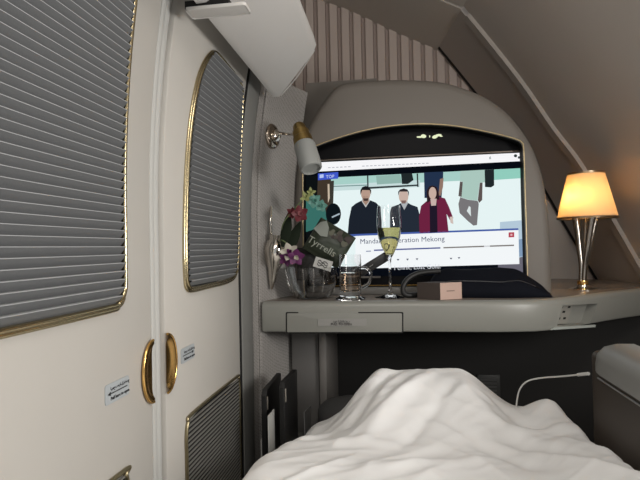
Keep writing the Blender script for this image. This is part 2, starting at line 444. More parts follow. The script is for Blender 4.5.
# ------------------------------------------------------------------ television surround and television
sr = thing('television_surround', (0, 1.7, .85), 'taupe arched surround framing the television above the desk', 'surround')
YF = 1.55
outer = [(292, 296), (292.5, 230), (294, 180), (300, 145), (311, 118), (324, 97), (336, 83.5), (350, 79.5), (375, 77.5), (405, 77), (440, 79), (466, 86), (488, 95.5), (507, 109), (523, 127), (535, 147), (543.5, 170), (549.5, 200), (553, 240), (554.5, 296)]
inner = [(304, 296), (303.5, 240), (303, 175), (305, 153), (315, 146.5), (340, 137.5), (370, 129.5), (400, 125.3), (430, 124.3), (460, 127), (490, 132.8), (512, 138.2), (519.5, 141), (523.2, 146), (525, 200), (526.5, 250), (527.5, 296)]
def plan(pts, Y, n=4):
    q = [PY(px, py, Y) for px, py in pts]; q[0].z = .851; q[-1].z = .851
    return catmull(q, n)
def resample(pts, n):
    L = [0]
    for a, b_ in zip(pts, pts[1:]): L.append(L[-1]+(b_-a).length)
    out = []; j = 0
    for i in range(n):
        t = L[-1]*i/(n-1)
        while j < len(L)-2 and L[j+1] < t: j += 1
        s = (t-L[j])/(L[j+1]-L[j]) if L[j+1] > L[j] else 0
        out.append(pts[j].lerp(pts[j+1], min(1, s)))
    return out
N = 90
O = resample(plan(outer, YF), N); I = resample(plan(inner, YF), N)
vs = []; fs = []
cen = V((.05, 0, .85))
def shift(p, dy, inset): 
    d = V((p.x-cen.x, 0, p.z-cen.z)); l = d.length; q = p-d*(inset/l); q.y = p.y+dy; q.z = max(q.z, .851); return q
rows = [[shift(p, .06, 0) for p in I], [shift(p, .012, 0) for p in I], [shift(p, 0, -.003) for p in I], [shift(p, 0, .03) for p in O], [shift(p, .003, .016) for p in O], [shift(p, .012, .006) for p in O], [shift(p, .03, 0) for p in O], [shift(p, .20, -.0) for p in O]]
for r in rows: vs += r
for i in range(len(rows)-1):
    for k in range(N-1):
        a = i*N+k; fs.append((a, a+1, a+N+1, a+N))
pyd('surround_shell', vs, fs, [M_hood, mat('recess_black', (.006, .006, .006), .6, spec=.1)], sr, 50, [1 if i < N-1 else 0 for i in range(len(fs))])
tube('gold_trim', [shift(p, -.001, -.001) for p in I], .0019, mat('pale_gold', (.66, .52, .30), .35, 1), sr, 8)
# shaded wing joining the surround to the bulkhead on the left
wl = [PY(296, 83.5, 1.64), PY(330, 81.5, 1.64), PY(352, 80.5, 1.64)]
bm = bmesh.new()
zt = wl[1].z
poly = [V((-.345, 1.60, .9)), V((-.05, 1.60, .9)), V((-.05, 1.64, zt)), V((-.345+.06, 1.64, zt))]
prism('side_wing', poly, V((0, .4, 0)), M_hood, sr)
tvt = thing('television', (.05, 1.66, .852), 'wide television showing a film, set into the arched gold-edged recess', 'television')
# glossy black panel filling the arch
tri = [shift(p, .052, -.004) for p in I]
prism('black_panel', tri, V((0, .03, 0)), mat('gloss_black', (.004, .004, .005), .45, spec=.12), tvt)
YS = 1.599
M_bez = mat('bezel_metal', (.30, .25, .21), .3, 1)
def SP(px, py, k=0): return PY(px, py, YS-.0004*k)
tube('bezel_strip', [PY(304, 161.2, 1.597), PY(360, 158.2, 1.597), PY(420, 155.4, 1.597), PY(523, 150.8, 1.597)], .0030, M_bez, tvt, 6)
tube('bezel_strip', [PY(330, 286, 1.597), PY(525, 284, 1.597)], .0018, M_goldbr, tvt, 6)
SCV = []; SCF = []; SCM = []; SMATS = []
def sp(pts, rgb, k, s=1.0):
    m = emis(rgb, s)
    if m not in SMATS: SMATS.append(m)
    b0 = len(SCV); SCV.extend(SP(x, y, k) for x, y in pts); SCF.append(tuple(range(b0, b0+len(pts)))); SCM.append(SMATS.index(m))
def ell(cx, cy, rx, ry, rgb, k, s=1.0, n=18):
    sp([(cx+rx*math.cos(2*math.pi*i/n), cy+ry*math.sin(2*math.pi*i/n)) for i in range(n)], rgb, k, s)
sp([(305, 163), (523.5, 152.6), (526.3, 274), (305, 277)], (8, 12, 20), 1)
sp([(306, 163), (523.2, 152.6), (523.6, 161), (306, 172.2)], (250, 250, 252), 2, 1.05)
for x0 in list(range(328, 352, 4))+list(range(362, 428, 4)): sp([(x0, 167.6-(x0-320)*.045), (x0+2.6, 167.5-(x0-320)*.045), (x0+2.6, 168.4-(x0-320)*.045), (x0, 168.5-(x0-320)*.045)], (190, 192, 200), 3)
sp([(321, 165.8), (322, 165.8), (322, 167), (321, 167)], (40, 40, 60), 3)
ell(515.5, 155.8, 1.7, 1.5, (50, 60, 60), 3); ell(519, 157.5, 1.2, 1.2, (60, 70, 70), 3); sp([(489, 157.5), (490.5, 156), (491, 159), (489.5, 159.4)], (170, 180, 180), 3)
# picture
sp([(331, 177.5), (523.9, 168), (526, 262), (331, 268)], (228, 242, 242), 2, 1.1)
sp([(331, 177.5), (523.9, 168), (524.2, 178), (331, 186.5)], (172, 214, 206), 3)
sp([(331, 185), (420, 180), (420, 187), (331, 191)], (206, 228, 228), 4)
sp([(494, 169.6), (523.9, 168), (524.2, 178), (494, 180)], (150, 212, 196), 4)
sp([(500, 222), (525.2, 220), (525.8, 252), (519, 262), (500, 262)], (186, 208, 224), 3)
sp([(508, 242), (525.6, 238), (526, 256), (508, 258)], (132, 158, 188), 4)
sp([(498, 262), (526.2, 256), (526.4, 274), (498, 275)], (108, 106, 118), 4)
# furniture at the top of the picture
sp([(367, 175.7), (368.4, 175.7), (368.6, 187), (418, 184.4), (418, 186), (367.2, 189)], (52, 60, 62), 5)
sp([(416.6, 173.6), (418, 173.5), (418.6, 187), (417.2, 187)], (40, 48, 48), 5)
sp([(376, 176), (400, 174.5), (402, 183), (377, 184.5)], (150, 186, 178), 5)
sp([(401, 173.5), (412, 173), (413.5, 180), (408, 184), (402, 184)], (34, 42, 44), 6)
sp([(331, 186), (367, 184.6), (367, 185.6), (331, 187)], (118, 150, 148), 5)
# man in dark sweater
sp([(347.5, 236), (349, 219), (351.5, 207), (356, 203.3), (361.5, 200.6), (370.5, 200.4), (376, 202.6), (379.5, 206.5), (381, 222), (381, 235)], (30, 36, 46), 6)
sp([(361.5, 201), (365.7, 207.5), (370, 200.8), (369, 198), (362.6, 198)], (196, 198, 198), 7)
sp([(362.6, 201.2), (365.8, 205.6), (369, 201), (368, 196), (363.4, 196)], (168, 138, 122), 8)
ell(365.7, 193.6, 4.7, 7.2, (188, 158, 142), 8)
sp([(360.4, 195), (360.3, 190.5), (362.3, 187), (365.8, 185.9), (369.4, 187), (371.2, 190.5), (371, 195), (369.8, 190.2), (362.2, 190)], (26, 26, 30), 9)
sp([(363, 198.4), (368.6, 198.3), (367.6, 201), (364, 201)], (74, 58, 54), 9)
# man in dark suit
sp([(390, 234), (390, 213), (391.5, 207.5), (397.5, 205.2), (401, 203), (408, 202.8), (411, 204.6), (417.5, 207), (420, 216), (420, 233)], (38, 46, 58), 6)
sp([(401, 203.8), (404.3, 210), (408, 203.2), (407, 200), (401.6, 200)], (180, 186, 190), 7)
ell(403.6, 196.4, 4.8, 7.2, (206, 182, 170), 8)
sp([(398.2, 196), (398.2, 191.6), (400, 189.4), (403.8, 188.4), (407.4, 189.4), (408.9, 192), (408.9, 196.5), (407.6, 191.6), (399.6, 191.6)], (50, 46, 48), 9)
sp([(401, 200.5), (406.2, 200.4), (405.4, 203.5), (402, 203.5)], (130, 106, 100), 9)
# navy shirt standing behind the woman
sp([(424, 172.4), (443.3, 171.6), (443, 181), (441.5, 198), (424.5, 198)], (36, 52, 78), 5)
sp([(440, 179), (443.6, 178), (443, 187), (440.6, 196), (438.5, 195)], (150, 122, 108), 6)
# woman in maroon jacket
sp([(419.5, 233), (419, 217), (421, 206), (426, 201.5), (431, 199), (438.5, 196.5), (445, 198.4), (449, 207), (453.2, 218), (451, 222), (446.6, 214), (448.6, 232)], (112, 36, 66), 7)
sp([(429.6, 204), (437, 203), (437.6, 232.4), (430, 232.8)], (34, 26, 42), 8)
sp([(430.4, 199), (436.6, 198.6), (436, 205.4), (431.2, 205.8)], (206, 184, 176), 9)
sp([(427, 203), (426.6, 191), (429, 186.6), (432.6, 185.4), (436.6, 187), (438.6, 192), (439.6, 200), (436, 199), (429.6, 201.4)], (44, 30, 34), 8)
ell(432.6, 193.2, 3.8, 6.2, (206, 180, 166), 10)
sp([(449.6, 217), (452.6, 216.4), (453.4, 224), (450.6, 223)], (214, 196, 188), 8)
# pale shirt
sp([(460.6, 171), (484.4, 169.8), (485.2, 182.2), (479.6, 182.8), (477.4, 200.6), (468, 199.6), (460.4, 197), (463, 182), (459.8, 181)], (176, 206, 196), 6)
sp([(460, 181.4), (462.8, 182), (461.6, 197), (458.4, 196)], (92, 84, 82), 6)
sp([(479.8, 182.8), (482.6, 182.6), (482.2, 200), (479, 203), (477.8, 200)], (96, 86, 84), 6)
sp([(460.2, 197.2), (468, 199.8), (477.6, 200.8), (478.8, 204), (477, 225), (473.4, 225.6), (467.8, 221), (459.6, 213), (458.4, 204)], (124, 122, 124), 5)
sp([(469, 206), (470.6, 207), (471, 216.5), (466.8, 211)], (226, 236, 236), 6)
sp([(484.6, 170), (494, 169.5), (494.2, 185.4), (491, 187.4), (485, 187)], (34, 42, 44), 6)
# brown figure and black round bag at the left
sp([(306, 180), (331, 178), (329.5, 200), (333, 222), (326, 262), (306, 264)], (66, 56, 46), 4)
sp([(306, 176), (318, 176), (314, 262), (306, 262)], (14, 18, 20), 5)
sp([(327.6, 184), (329.4, 184), (329.8, 198), (328, 203)], (206, 190, 168), 6)
sp([(330, 181), (334, 180.6), (333.2, 205), (330, 206)], (60, 58, 52), 6)
ell(333.4, 214, 7.6, 10.8, (14, 22, 26), 7)
sp([(331.6, 216.6), (339.4, 213), (340, 214.4), (332.2, 218)], (170, 186, 196), 8)
sp([(306, 196), (316, 199), (325, 206), (327, 222), (318, 228), (306, 232)], (58, 112, 104), 6)
# blue badge
sp([(318, 173.6), (338.2, 172), (338.2, 178.6), (318, 180.2)], (66, 92, 208), 6)
sp([(319.6, 174.6), (323.6, 174.2), (323.6, 177.6), (319.6, 178.2)], (190, 206, 250), 7)
# dialogue box
sp([(346.5, 234.4), (518.3, 228.2), (518.4, 230.4), (346.5, 236.6)], (70, 96, 170), 7)
sp([(355.5, 236), (518.4, 230), (519.4, 264), (362, 268.6), (355.5, 262)], (246, 250, 252), 8, 1.05)
sp([(374, 249.6), (440.4, 247.2), (440.4, 248.6), (374, 251)], (82, 92, 150), 9)
sp([(443.4, 247.1), (514, 244.6), (514, 246), (443.4, 248.4)], (128, 122, 120), 9)
sp([(484, 245.7), (490, 245.5), (490, 246.8), (484, 247)], (220, 222, 226), 10)
sp([(508.6, 232.4), (514.2, 232.2), (514.2, 237.2), (508.6, 237.4)], (186, 70, 86), 9)
sp([(510.4, 233.9), (512.4, 233.8), (512.4, 235.7), (510.4, 235.8)], (236, 190, 196), 10)
sp([(366, 250.8), (371, 250.6), (371, 251.6), (366, 251.8)], (130, 140, 170), 9)
for x, y in ((398, 259.8), (407.5, 259.5), (417, 259.2), (451, 258.6), (459, 258)): sp([(x-1.4, y-.8), (x+1.4, y-.8), (x, y+1)], (60, 64, 90), 9)
scr = pyd('screen', SCV, SCF, SMATS, tvt, None, SCM)
def stext(body, px, py, px2, py2, hpx, rgb, k):
    a = SP(px, py, k); b_ = SP(px2, py2, k); size = hpx*a.y/500*1.35
    return text('screen_lettering', body, size, a, b_-a, ZU, emis(rgb), scr, .0001)
stext('Mandarin Operation Mekong', 360, 243.9, 446, 240.9, 5.2, (70, 80, 110), 9)
stext('TOP', 326, 178.3, 336, 177.5, 3.3, (214, 226, 252), 7)
stext('I think, Lost Gold.', 394, 270, 440, 268.3, 4.6, (226, 230, 236), 11)
# illuminated marks in the black panel
mk = []
vs = []; fs = []
for cx, cy, rx, ry, rot in ((419.5, 137, 3, .9, 0), (423.5, 136.2, 2.8, 1.9, .1), (429.7, 136.4, .5, 1.3, 0), (435, 136.8, 3, 1.7, -.3), (438.5, 135.2, 3.2, 1.2, -.1), (441.2, 136.2, 1.6, .6, 0)):
    b0 = len(vs)
    for i in range(12):
        a = 2*math.pi*i/12; u, w = rx*math.cos(a), ry*math.sin(a)
        vs.append(PY(cx+u*math.cos(rot)-w*math.sin(rot), cy+u*math.sin(rot)+w*math.cos(rot), 1.6005))
    fs.append(tuple(range(b0, b0+12)))
pyd('lit_logo', vs, fs, emis((232, 240, 200), 1.1), tvt)
# ------------------------------------------------------------------ desk
ZD = .85
dk = thing('desk', (0, 1.6, .765), 'greige curved desk ledge under the television with a drawer and power socket', 'desk')
fr = [PZ(262, 302, ZD), PZ(330, 301.6, ZD), PZ(400, 301, ZD), PZ(500, 300.6, ZD), PZ(545, 299.4, ZD), PZ(570, 297.2, ZD), PZ(590, 294.6, ZD), PZ(615, 291.6, ZD), PZ(640, 289, ZD), PZ(668, 286.5, ZD)]
fr = catmull(fr, 4)
back = [V((1.0, 1.97, ZD)), V((.8, 2.05, ZD)), V((-.2, 2.05, ZD)), V((-.24, 1.59, ZD)), V((-.37, 1.59, ZD)), V((-.377, 1.47, ZD))]
# clip the right end against the lining
def xh_wall(z): 
    for a, b_ in zip(pw, pw[1:]):
        if b_[1] <= z <= a[1]: return a[0]+(b_[0]-a[0])*(z-a[1])/(b_[1]-a[1])
    return 1.1
XW = xh_wall(ZD)-.006
fr = [p for p in fr if p.dot(R0) < XW]
e1 = fr[-1]; fr.append(R0*XW+F0*(e1.dot(F0)+.03)+ZU*ZD)
back[0] = R0*XW+F0*1.98+ZU*ZD; back[1] = R0*(XW-.15)+F0*2.10+ZU*ZD; back[2] = R0*.15+F0*2.10+ZU*ZD; back[3] = V((-.24, 1.6, ZD))
topo = fr+back
bm = bmesh.new()
nf = len(fr); npt = len(topo)
def inward(i, d):
    if i >= nf: return topo[i]
    a = topo[max(i-1, 0)]; b_ = topo[min(i+1, nf-1)]; t = (b_-a).normalized(); return topo[i]+V((-t.y, t.x, 0))*d
rings = []
for d, z in ((.016, ZD), (.007, ZD-.002), (.002, ZD-.007), (0, ZD-.015), (0, ZD-.078), (.003, ZD-.083), (.012, ZD-.086)):
    rings.append([bm.verts.new((*inward(i, d).xy, z)) for i in range(npt)])
for r0, r1 in zip(rings, rings[1:]):
    for i in range(npt): bm.faces.new((r0[i], r1[i], r1[(i+1) % npt], r0[(i+1) % npt]))
ft = bm.faces.new(rings[0]); fb = bm.faces.new(rings[-1][::-1])
body = frombm('desk_body', bm, [M_desk, M_desktop], dk, 40)
for p in body.data.polygons:
    if p.center.z > ZD-.0005 and abs(p.normal.z) > .9: p.material_index = 1
# socket recess cut into the fascia
yr = PZ(575, 297, ZD).y
rc = [PY(556, 326.5, yr), PY(564.5, 305, yr), PY(597, 303.5, yr), PY(589, 325, yr)]
dirn = (fr[int(nf*.66)]-fr[int(nf*.5)]).normalized()
def onf(px, py, d=0):
    """point on the curved fascia, d metres inside"""
    best = None
    for a, b_ in zip(fr, fr[1:]):
        r = ray(px, py); r2 = V((r.x, r.y)); e = V((b_.x-a.x, b_.y-a.y)); den = r2.x*(-e.y)+r2.y*e.x
        if abs(den) < 1e-9: continue
        t = (a.x*(-e.y)+a.y*e.x)/den; P = EYE+r*t
        s = (V((P.x-a.x, P.y-a.y)).dot(e))/e.length_squared
        if -.01 <= s <= 1.01:
            nrm = V((-e.y, e.x, 0)).normalized(); best = P+nrm*d; break
    return best
q = [onf(557, 326), onf(563, 305.5), onf(597.5, 303.6), onf(590, 324.5)]
nn = (q[2]-q[1]).cross(q[1]-q[0]).normalized()
if nn.y < 0: nn = -nn
cut = prism('cut', [p-nn*.03 for p in q], nn*.058, None)
md = body.modifiers.new('b', 'BOOLEAN'); md.operation = 'DIFFERENCE'; md.object = cut; md.solver = 'EXACT'
bpy.context.view_layer.update(); dg = bpy.context.evaluated_depsgraph_get()
nm = bpy.data.meshes.new_from_object(body.evaluated_get(dg)); body.modifiers.clear(); old = body.data; body.data = nm; nm.name = 'desk_body'
bpy.data.objects.remove(cut)
def bil(u, v, d): 
    p = (q[0]*(1-u)+q[3]*u)*(1-v)+(q[1]*(1-u)+q[2]*u)*v; return p+nn*d
sk = prism('power_socket', [bil(.06, .03, .018), bil(.46, .03, .018), bil(.46, .97, .018), bil(.06, .97, .018)], nn*.009, mat('socket_plate', (.27, .26, .23), .4), dk)
for u, v in ((.18, .3), (.34, .3), (.26, .62), (.16, .85), (.37, .85)):
    c = [bil(u+du, v+dv, .0175) for du, dv in ((-.035, -.05), (.035, -.05), (.035, .05), (-.035, .05))]
    prism('socket_hole', c, nn*.002, M_black, sk)
prism('recess_lip', [onf(549, 329.6, -.001), onf(593, 326.8, -.001), onf(593.5, 324.4, -.001), onf(553, 327, -.001)], -nn*.006, mat('lip_grey', (.42, .45, .42), .35), dk, .001)
# drawer
a0, a1, a2, a3 = onf(287, 332.2, -.0022), onf(402, 332, -.0022), onf(402, 313.2, -.0022), onf(287, 313.2, -.0022)
def rrect(a, b_, c, d, r, n=4):
    """rounded quad from corner points bl, br, tr, tl"""
    out = []
    P = [a, b_, c, d]
    for i in range(4):
        p0, p1, p2 = P[i-1], P[i], P[(i+1) % 4]; u = (p0-p1).normalized()*r; w = (p2-p1).normalized()*r
        for k in range(n+1):
            t = k/n; out.append((p1+u)*(1-t)**2+p1*2*t*(1-t)+(p1+w)*t*t)
    return out
prism('drawer_gap', rrect(onf(285.8, 333.4, -.0006), onf(403.4, 333.2, -.0006), onf(403.4, 312, -.0006), onf(285.8, 312, -.0006), .004), V((0, .002, 0)), M_black, dk)
dr = prism('drawer', rrect(a0, a1, a2, a3, .004), V((0, .006, 0)), M_desk, dk, .0012)
lp = prism('label_plate', rrect(onf(318, 325.8, -.0030), onf(366.5, 325.7, -.0030), onf(366.5, 318.6, -.0030), onf(318, 318.8, -.0030), .003), V((0, .0012, 0)), M_plast, dr)
text('label_lettering', 'درج الكتب', .0085, onf(333, 322.1, -.0032), V((1, 0, 0)), ZU, M_ink, lp)
text('label_lettering', 'PULL TO OPEN', .0085, onf(331, 325, -.0032), V((1, 0, 0)), ZU, M_ink, lp)
# shelf block behind under the screen
box('screen_ledge', -.285, .372, 1.565, 1.598, ZD+.0005, ZD+.022, M_greyd, dk, .003)
# ------------------------------------------------------------------ footwell under the desk
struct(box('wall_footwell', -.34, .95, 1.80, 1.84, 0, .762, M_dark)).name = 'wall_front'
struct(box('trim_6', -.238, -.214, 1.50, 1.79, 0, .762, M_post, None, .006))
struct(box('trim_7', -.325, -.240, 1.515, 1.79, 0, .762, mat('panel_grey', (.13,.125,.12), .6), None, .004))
vg = thing('footwell_vent', PY(489, 397, 1.795), 'small dark rectangular vent on the footwell wall beside the duvet', 'vent')
va, vb = PY(478, 398, 1.79), PY(500, 375, 1.79)
box('vent_plate', va.x, vb.x, 1.79, 1.799, va.z, vb.z, mat('vent_dark', (.05, .05, .048), .5), vg, .002)
for i in range(5):
    z = va.z+.012+i*(vb.z-va.z-.02)/5; box('vent_louvre', va.x+.01, vb.x-.012, 1.785, 1.7905, z, z+.006, mat('louvre_dark', (.09, .09, .088), .4), vg)
# ------------------------------------------------------------------ bed
bd = thing('bed_mattress', (.02, .6, 0), 'dark grey mattress base beneath the white duvet, between doors and console', 'bed')
box('bed_base', -.235, .335, -.5, 1.62, 0, .36, M_sheet, bd, .02)
box('mattress', -.235, .335, -.5, 1.66, .361, .47, M_sheet, bd, .03, seg=4)
def sstep(a, b_, x):  # works in either direction
    t = max(0, min(1, (x-a)/(b_-a))); return t*t*(3-2*t)
def fold(X, Y, ax, ay, bx, by, w):
    """soft ridge along a segment"""
    dx, dy = bx-ax, by-ay; L2_ = dx*dx+dy*dy; t = max(0, min(1, ((X-ax)*dx+(Y-ay)*dy)/L2_))
    d = math.hypot(X-ax-dx*t, Y-ay-dy*t); return math.exp(-(d/w)**2)*(math.sin(math.pi*min(1, max(0, .1+t*.85))))**.6
def duvet_z(X, Y):
    base = .612+.020*sstep(1.0, .80, Y)+.034*sstep(.20, .32, X)*(1-sstep(1.12, 1.24, Y))
    hx = sstep(-.15, -.035, X)*(1-sstep(.135, .275, X))
    base -= .045*sstep(-.10, -.19, X)*sstep(.95, 1.16, Y)
    base += .084*hx*sstep(.90, 1.19, Y)
    base += .012*math.exp(-((X-.305)/.035)**2-((Y-1.14)/.05)**2)
    # rolled edge over the left foot, and long soft folds
    fo = .014*fold(X, Y, -.20, 1.04, -.035, 1.24, .022)-.018*fold(X, Y, -.10, 1.05, .0, 1.23, .016)
    fo += .010*fold(X, Y, -.07, .98, .08, 1.22, .018)-.008*fold(X, Y, .0, .95, .13, 1.16, .015)
    fo += .012*fold(X, Y, .29, .92, .12, 1.14, .020)-.010*fold(X, Y, .24, .86, .08, 1.05, .018)
    fo += .007*fold(X, Y, -.24, .99, .05, .95, .016)+.007*fold(X, Y, -.05, .84, .2, .92, .018)
    fo += .010*fold(X, Y, .33, 1.02, .18, 1.0, .018)-.008*fold(X, Y, .20, 1.15, .28, 1.02, .014)
    def streak(ang, fa, fl, k, pw_):
        c, s_ = math.cos(ang), math.sin(ang); wob = .03*noise.noise(V((X*5, Y*5, k+20)))
        a = (X+wob)*c-(Y+wob)*s_; l = X*s_+Y*c
        return (1-min(1, abs(noise.noise(V((a*fa, l*fl, k))))*2))**pw_
    n1 = noise.noise(V((X*5+Y*3, Y*4-X*3, 1.3)))
    mR = sstep(-.05, .15, X)
    st = .0060*streak(.75, 13, 3.2, 4.2, 1.6)*(1-.6*mR)+.0060*streak(-.7, 12, 3, 7.1, 1.6)*mR+.0025*streak(1.15, 26, 7, 2.4, 1.5)
    return base+fo+.005*n1+st+.0008*noise.noise(V((X*40, Y*40, 3)))
def duvet():
    x0, x1, y0, y1 = -.325, .36, -.3, 1.34; nx, ny = 190, 300; vs = []; fs = []
    for j in range(ny+1):
        Y = y0+(y1-y0)*j/ny
        eL = -.302+.040*sstep(.88, 1.12, Y)+.006*noise.noise(V((Y*9, 0, 0))); eR = .368-.012*sstep(.95, 1.25, Y)
        for i in range(nx+1):
            s = i/nx; X = eL+(eR-eL)*s
            z = duvet_z(X, Y)
            def rnd(d, r, h):
                if d >= r: return 0
                t = 1-max(0, d)/r; return h*(1-math.sqrt(max(0, 1-t**2.4)))
            z -= rnd(X-eL, .085, .16)+rnd(eR-X, .040, .14)+rnd(y1-Y, .12, .20)
            vs.append(V((X, Y, max(z, .476+.002*noise.noise(V((X*20, Y*20, 0)))))))
    k = nx+1
    for j in range(ny):
        for i in range(nx): a = j*k+i; fs.append((a, a+1, a+k+1, a+k))
    # skirt
    def skirt(idx):
        b0 = len(vs)
        for a in idx: vs.append(V((vs[a].x, vs[a].y, .472)))
        for n_, (a, c) in enumerate(zip(idx, idx[1:])): fs.append((a, c, b0+n_+1, b0+n_))
    skirt([j*k for j in range(ny+1)]); skirt([j*k+nx for j in range(ny+1)]); skirt([ny*k+i for i in range(nx+1)])
    o = pyd('duvet', vs, fs, M_white, None, 180)
    return tag(o, 'rumpled white duvet covering the bed, raised over the feet', 'duvet')
duvet()
# ------------------------------------------------------------------ console beside the bed
cs = thing('side_console', (.65, .5, 0), 'dark brown side console with a grey padded armrest edge at right', 'console')
bm = bmesh.new()
pl = [(.375, -.5), (.375, 1.04)]
for k in range(7): a = R_(180-k*15); pl.append((.375+.05+.05*math.cos(a), 1.045+.045*math.sin(a)))
pl += [(.80, 1.09), (.88, 1.06), (.94, .5), (1.0, -.5)]
o = prism('console_body', [V((x, y, .785)) for x, y in pl], V((0, 0, -.783)), M_wood, cs, .010)
cap = [(.369, .752), (.369, .778), (.372, .794), (.384, .806), (.404, .811), (.430, .811), (.436, .807), (.436, .786), (.3748, .786), (.3748, .752)]
bm = bmesh.new(); ya, yb = -.45, 1.03
rings = []
for yy, sh in ((ya, 0), (yb-.03, 0), (yb-.012, .004), (yb-.003, .010), (yb, .018)):
    ring = []
    for x, z in cap:
        zz = z if z < .787 and x > .3715 else (z-sh if z > .77 else z+sh*.3)
        ring.append(bm.verts.new((min(x+sh*.3, .4359), yy, zz)))
    rings.append(ring)
n = len(cap)
for r0, r1 in zip(rings, rings[1:]):
    for i in range(n): bm.faces.new((r0[i], r0[(i+1) % n], r1[(i+1) % n], r1[i]))
bm.faces.new(rings[0]); bm.faces.new(rings[-1][::-1])
frombm('armrest_edge', bm, M_cap, cs, 40)
tube('chrome_line', [V((.3735, ya, .742)), V((.3735, yb-.01, .742))], .0018, mat('dull_metal', (.28, .27, .25), .4, 1), cs, 6)
# charging cable
cb_ = [PY(515.5, 418, 1.19), PY(516.5, 404, 1.20), PY(519.5, 390, 1.20), PY(527, 381.5, 1.20), PY(541, 378, 1.18), PY(562, 376.4, 1.13), PY(578, 374.8, 1.08)]
ct = thing('charging_cable', cb_[0], 'thin white charging cable rising from the duvet to the console', 'cable')
tube('cable_cord', catmull(cb_, 6), .0019, mat('cable_white', (.62, .62, .60), .5), ct, 8)
pe = PY(588.5, 373.6, 1.045)
tube('cable_plug', [cb_[-1], cb_[-1].lerp(pe, .5), pe], lambda t: .0034, mat('cable_white', (.7, .7, .7)), ct, 8)
# ------------------------------------------------------------------ magazine slot between bed and wall with black folders
rk = thing('magazine_rack', (-.33, 1.26, 0), 'low dark grey magazine slot between the bed and the fabric wall', 'rack')
box('rack_body', -.365, -.264, 1.13, 1.512, 0, .44, M_greyd, rk, .004)
M_fold = mat('folder_black', (.012, .012, .012), .45)
def folder(x, pts, label):
    p = [PX(px, py, x) for px, py in pts]; ya_, yb_ = p[0].y, p[1].y; zt0, zt1 = p[0].z, p[1].z
    t = thing('black_folder', (x, (ya_+yb_)/2, .441), label, 'folder', 'black folders in the magazine slot')
    poly = [V((x, ya_, .442)), V((x, yb_, .442)), V((x, yb_, zt1)), V((x, ya_+.012, zt0+.0)), V((x, ya_, zt0-.012))]
    prism('cover', poly, V((-.012, 0, 0)), M_fold, t, .001)
    c = V((x+.0005, ya_, zt0-.03))
    tube('clip', [V((x+.002, ya_+.004, zt0-.014)), V((x+.002, ya_+.004, zt0-.046))], .0028, M_chrome, t, 8)
    return t
folder(-.272, [(284, 383), (297, 369.5)], 'taller black folder nearer the bed in the magazine slot')
folder(-.318, [(266, 391), (281, 373)], 'black folder nearer the fabric wall in the magazine slot')
def leaflet(x, pts, label, m):
    p = [PX(px, py, x) for px, py in pts]
    t = prism('leaflet', [V((x, p[0].y, .442)), V((x, p[1].y, .442)), V((x, p[1].y, p[1].z)), V((x, p[0].y, p[0].z))], V((-.002, 0, 0)), m)
    return tag(t, label, 'leaflet', 'leaflets in the magazine slot')
M_paper = mat('paper_grey', (.5, .5, .48), .6)
leaflet(-.300, [(268.5, 416), (274.5, 409)], 'pale leaflet edge sticking up in front of the black folders', M_paper)
leaflet(-.330, [(261.5, 440), (265.5, 434)], 'short pale leaflet nearest the second door', M_paper)
# card and grey cushion beside the duvet's left shoulder
leaflet(-.268, [(304.5, 412), (311.5, 405)], 'grey leaflet standing at the far end of the magazine slot', mat('card', (.30, .30, .30), .5))
cu = thing('grey_cushion', (-.165, 1.44, .472), 'dark grey cushion corner behind the left edge of the duvet', 'cushion')
bm = bmesh.new(); bmesh.ops.create_uvsphere(bm, u_segments=32, v_segments=20, radius=1)
for v in bm.verts:
    q_ = v.co.copy(); f_ = 1+.25*(abs(q_.x)*abs(q_.z))
    v.co = V((-.165+q_.x*.068*f_, 1.44+q_.y*.055, .522+q_.z*.046*f_+.012*q_.x))
frombm('cushion_cover', bm, mat('cushion_grey', (.07, .07, .07), .9, bump=.2), cu, 180)
PLAN = [(-.398, 1.30), (-.392, 1.33), (-.383, 1.385), (-.362, 1.46), (-.335, 1.53), (-.312, 1.58)]
def PP(px, py, off=0):
    Y = 1.4
    for _ in range(40):
        p = PY(px, py, Y)
        x = p.x-bump(p.z)-off
        for a, b_ in zip(PLAN, PLAN[1:]):
            if x <= b_[0] or b_ is PLAN[-1]: y = a[1]+(b_[1]-a[1])*(x-a[0])/(b_[0]-a[0]); break
        Y = .6*Y+.4*max(1.3, min(1.6, y))
    return PY(px, py, Y)
# ------------------------------------------------------------------ wall reading light
M_bronze = mat('mount_chrome', (.42, .36, .30), .18, 1)
mt = PP(273, 136, .004)
rl = thing('reading_light', mt, 'swivel reading light with gold collar and grey head on the fabric wall', 'wall lamp')
nx = V((.96, -.28, 0)).normalized()
lathe('wall_mount', [(0, -.016), (.037, -.016), (.038, -.002), (.034, .004), (.026, .007), (.0, .008)], M_bronze, rl, mt, nx, 28)
bpy.data.objects[rl.children[0].name].scale = (1, 1, 1.0)
lathe('swivel_knob', [(0, .006), (.017, .007), (.018, .014), (.010, .022), (0, .024)], M_chrome, rl, mt+ZU*.0, nx, 20)
hd0 = PY(298.5, 125, 1.32); hd1 = PY(311.5, 169, 1.27)
ax = (hd1-hd0).normalized(); Lh = (hd1-hd0).length
tube('swivel_arm', [mt+nx*.018, mt+nx*.03+V((0, -.02, 0)), hd0+ax*.035], .0045, M_chrome, rl, 10)
lathe('gold_collar', [(0, 0), (.014, .0), (.017, .006), (.019, .021), (.0225, .024), (.0225, .041), (.0255, .044), (.0265, .064), (0, .064)], mat('gold_satin', (.42, .29, .11), .32, 1), rl, hd0, ax, 28)
lathe('lamp_head', [(0, .0645), (.0265, .0645), (.029, .072), (.0295, Lh-.008), (.0275, Lh), (.024, Lh+.001), (.023, Lh-.005), (0, Lh-.006)], mat('head_grey', (.30, .31, .30), .4), rl, hd0, ax, 32)
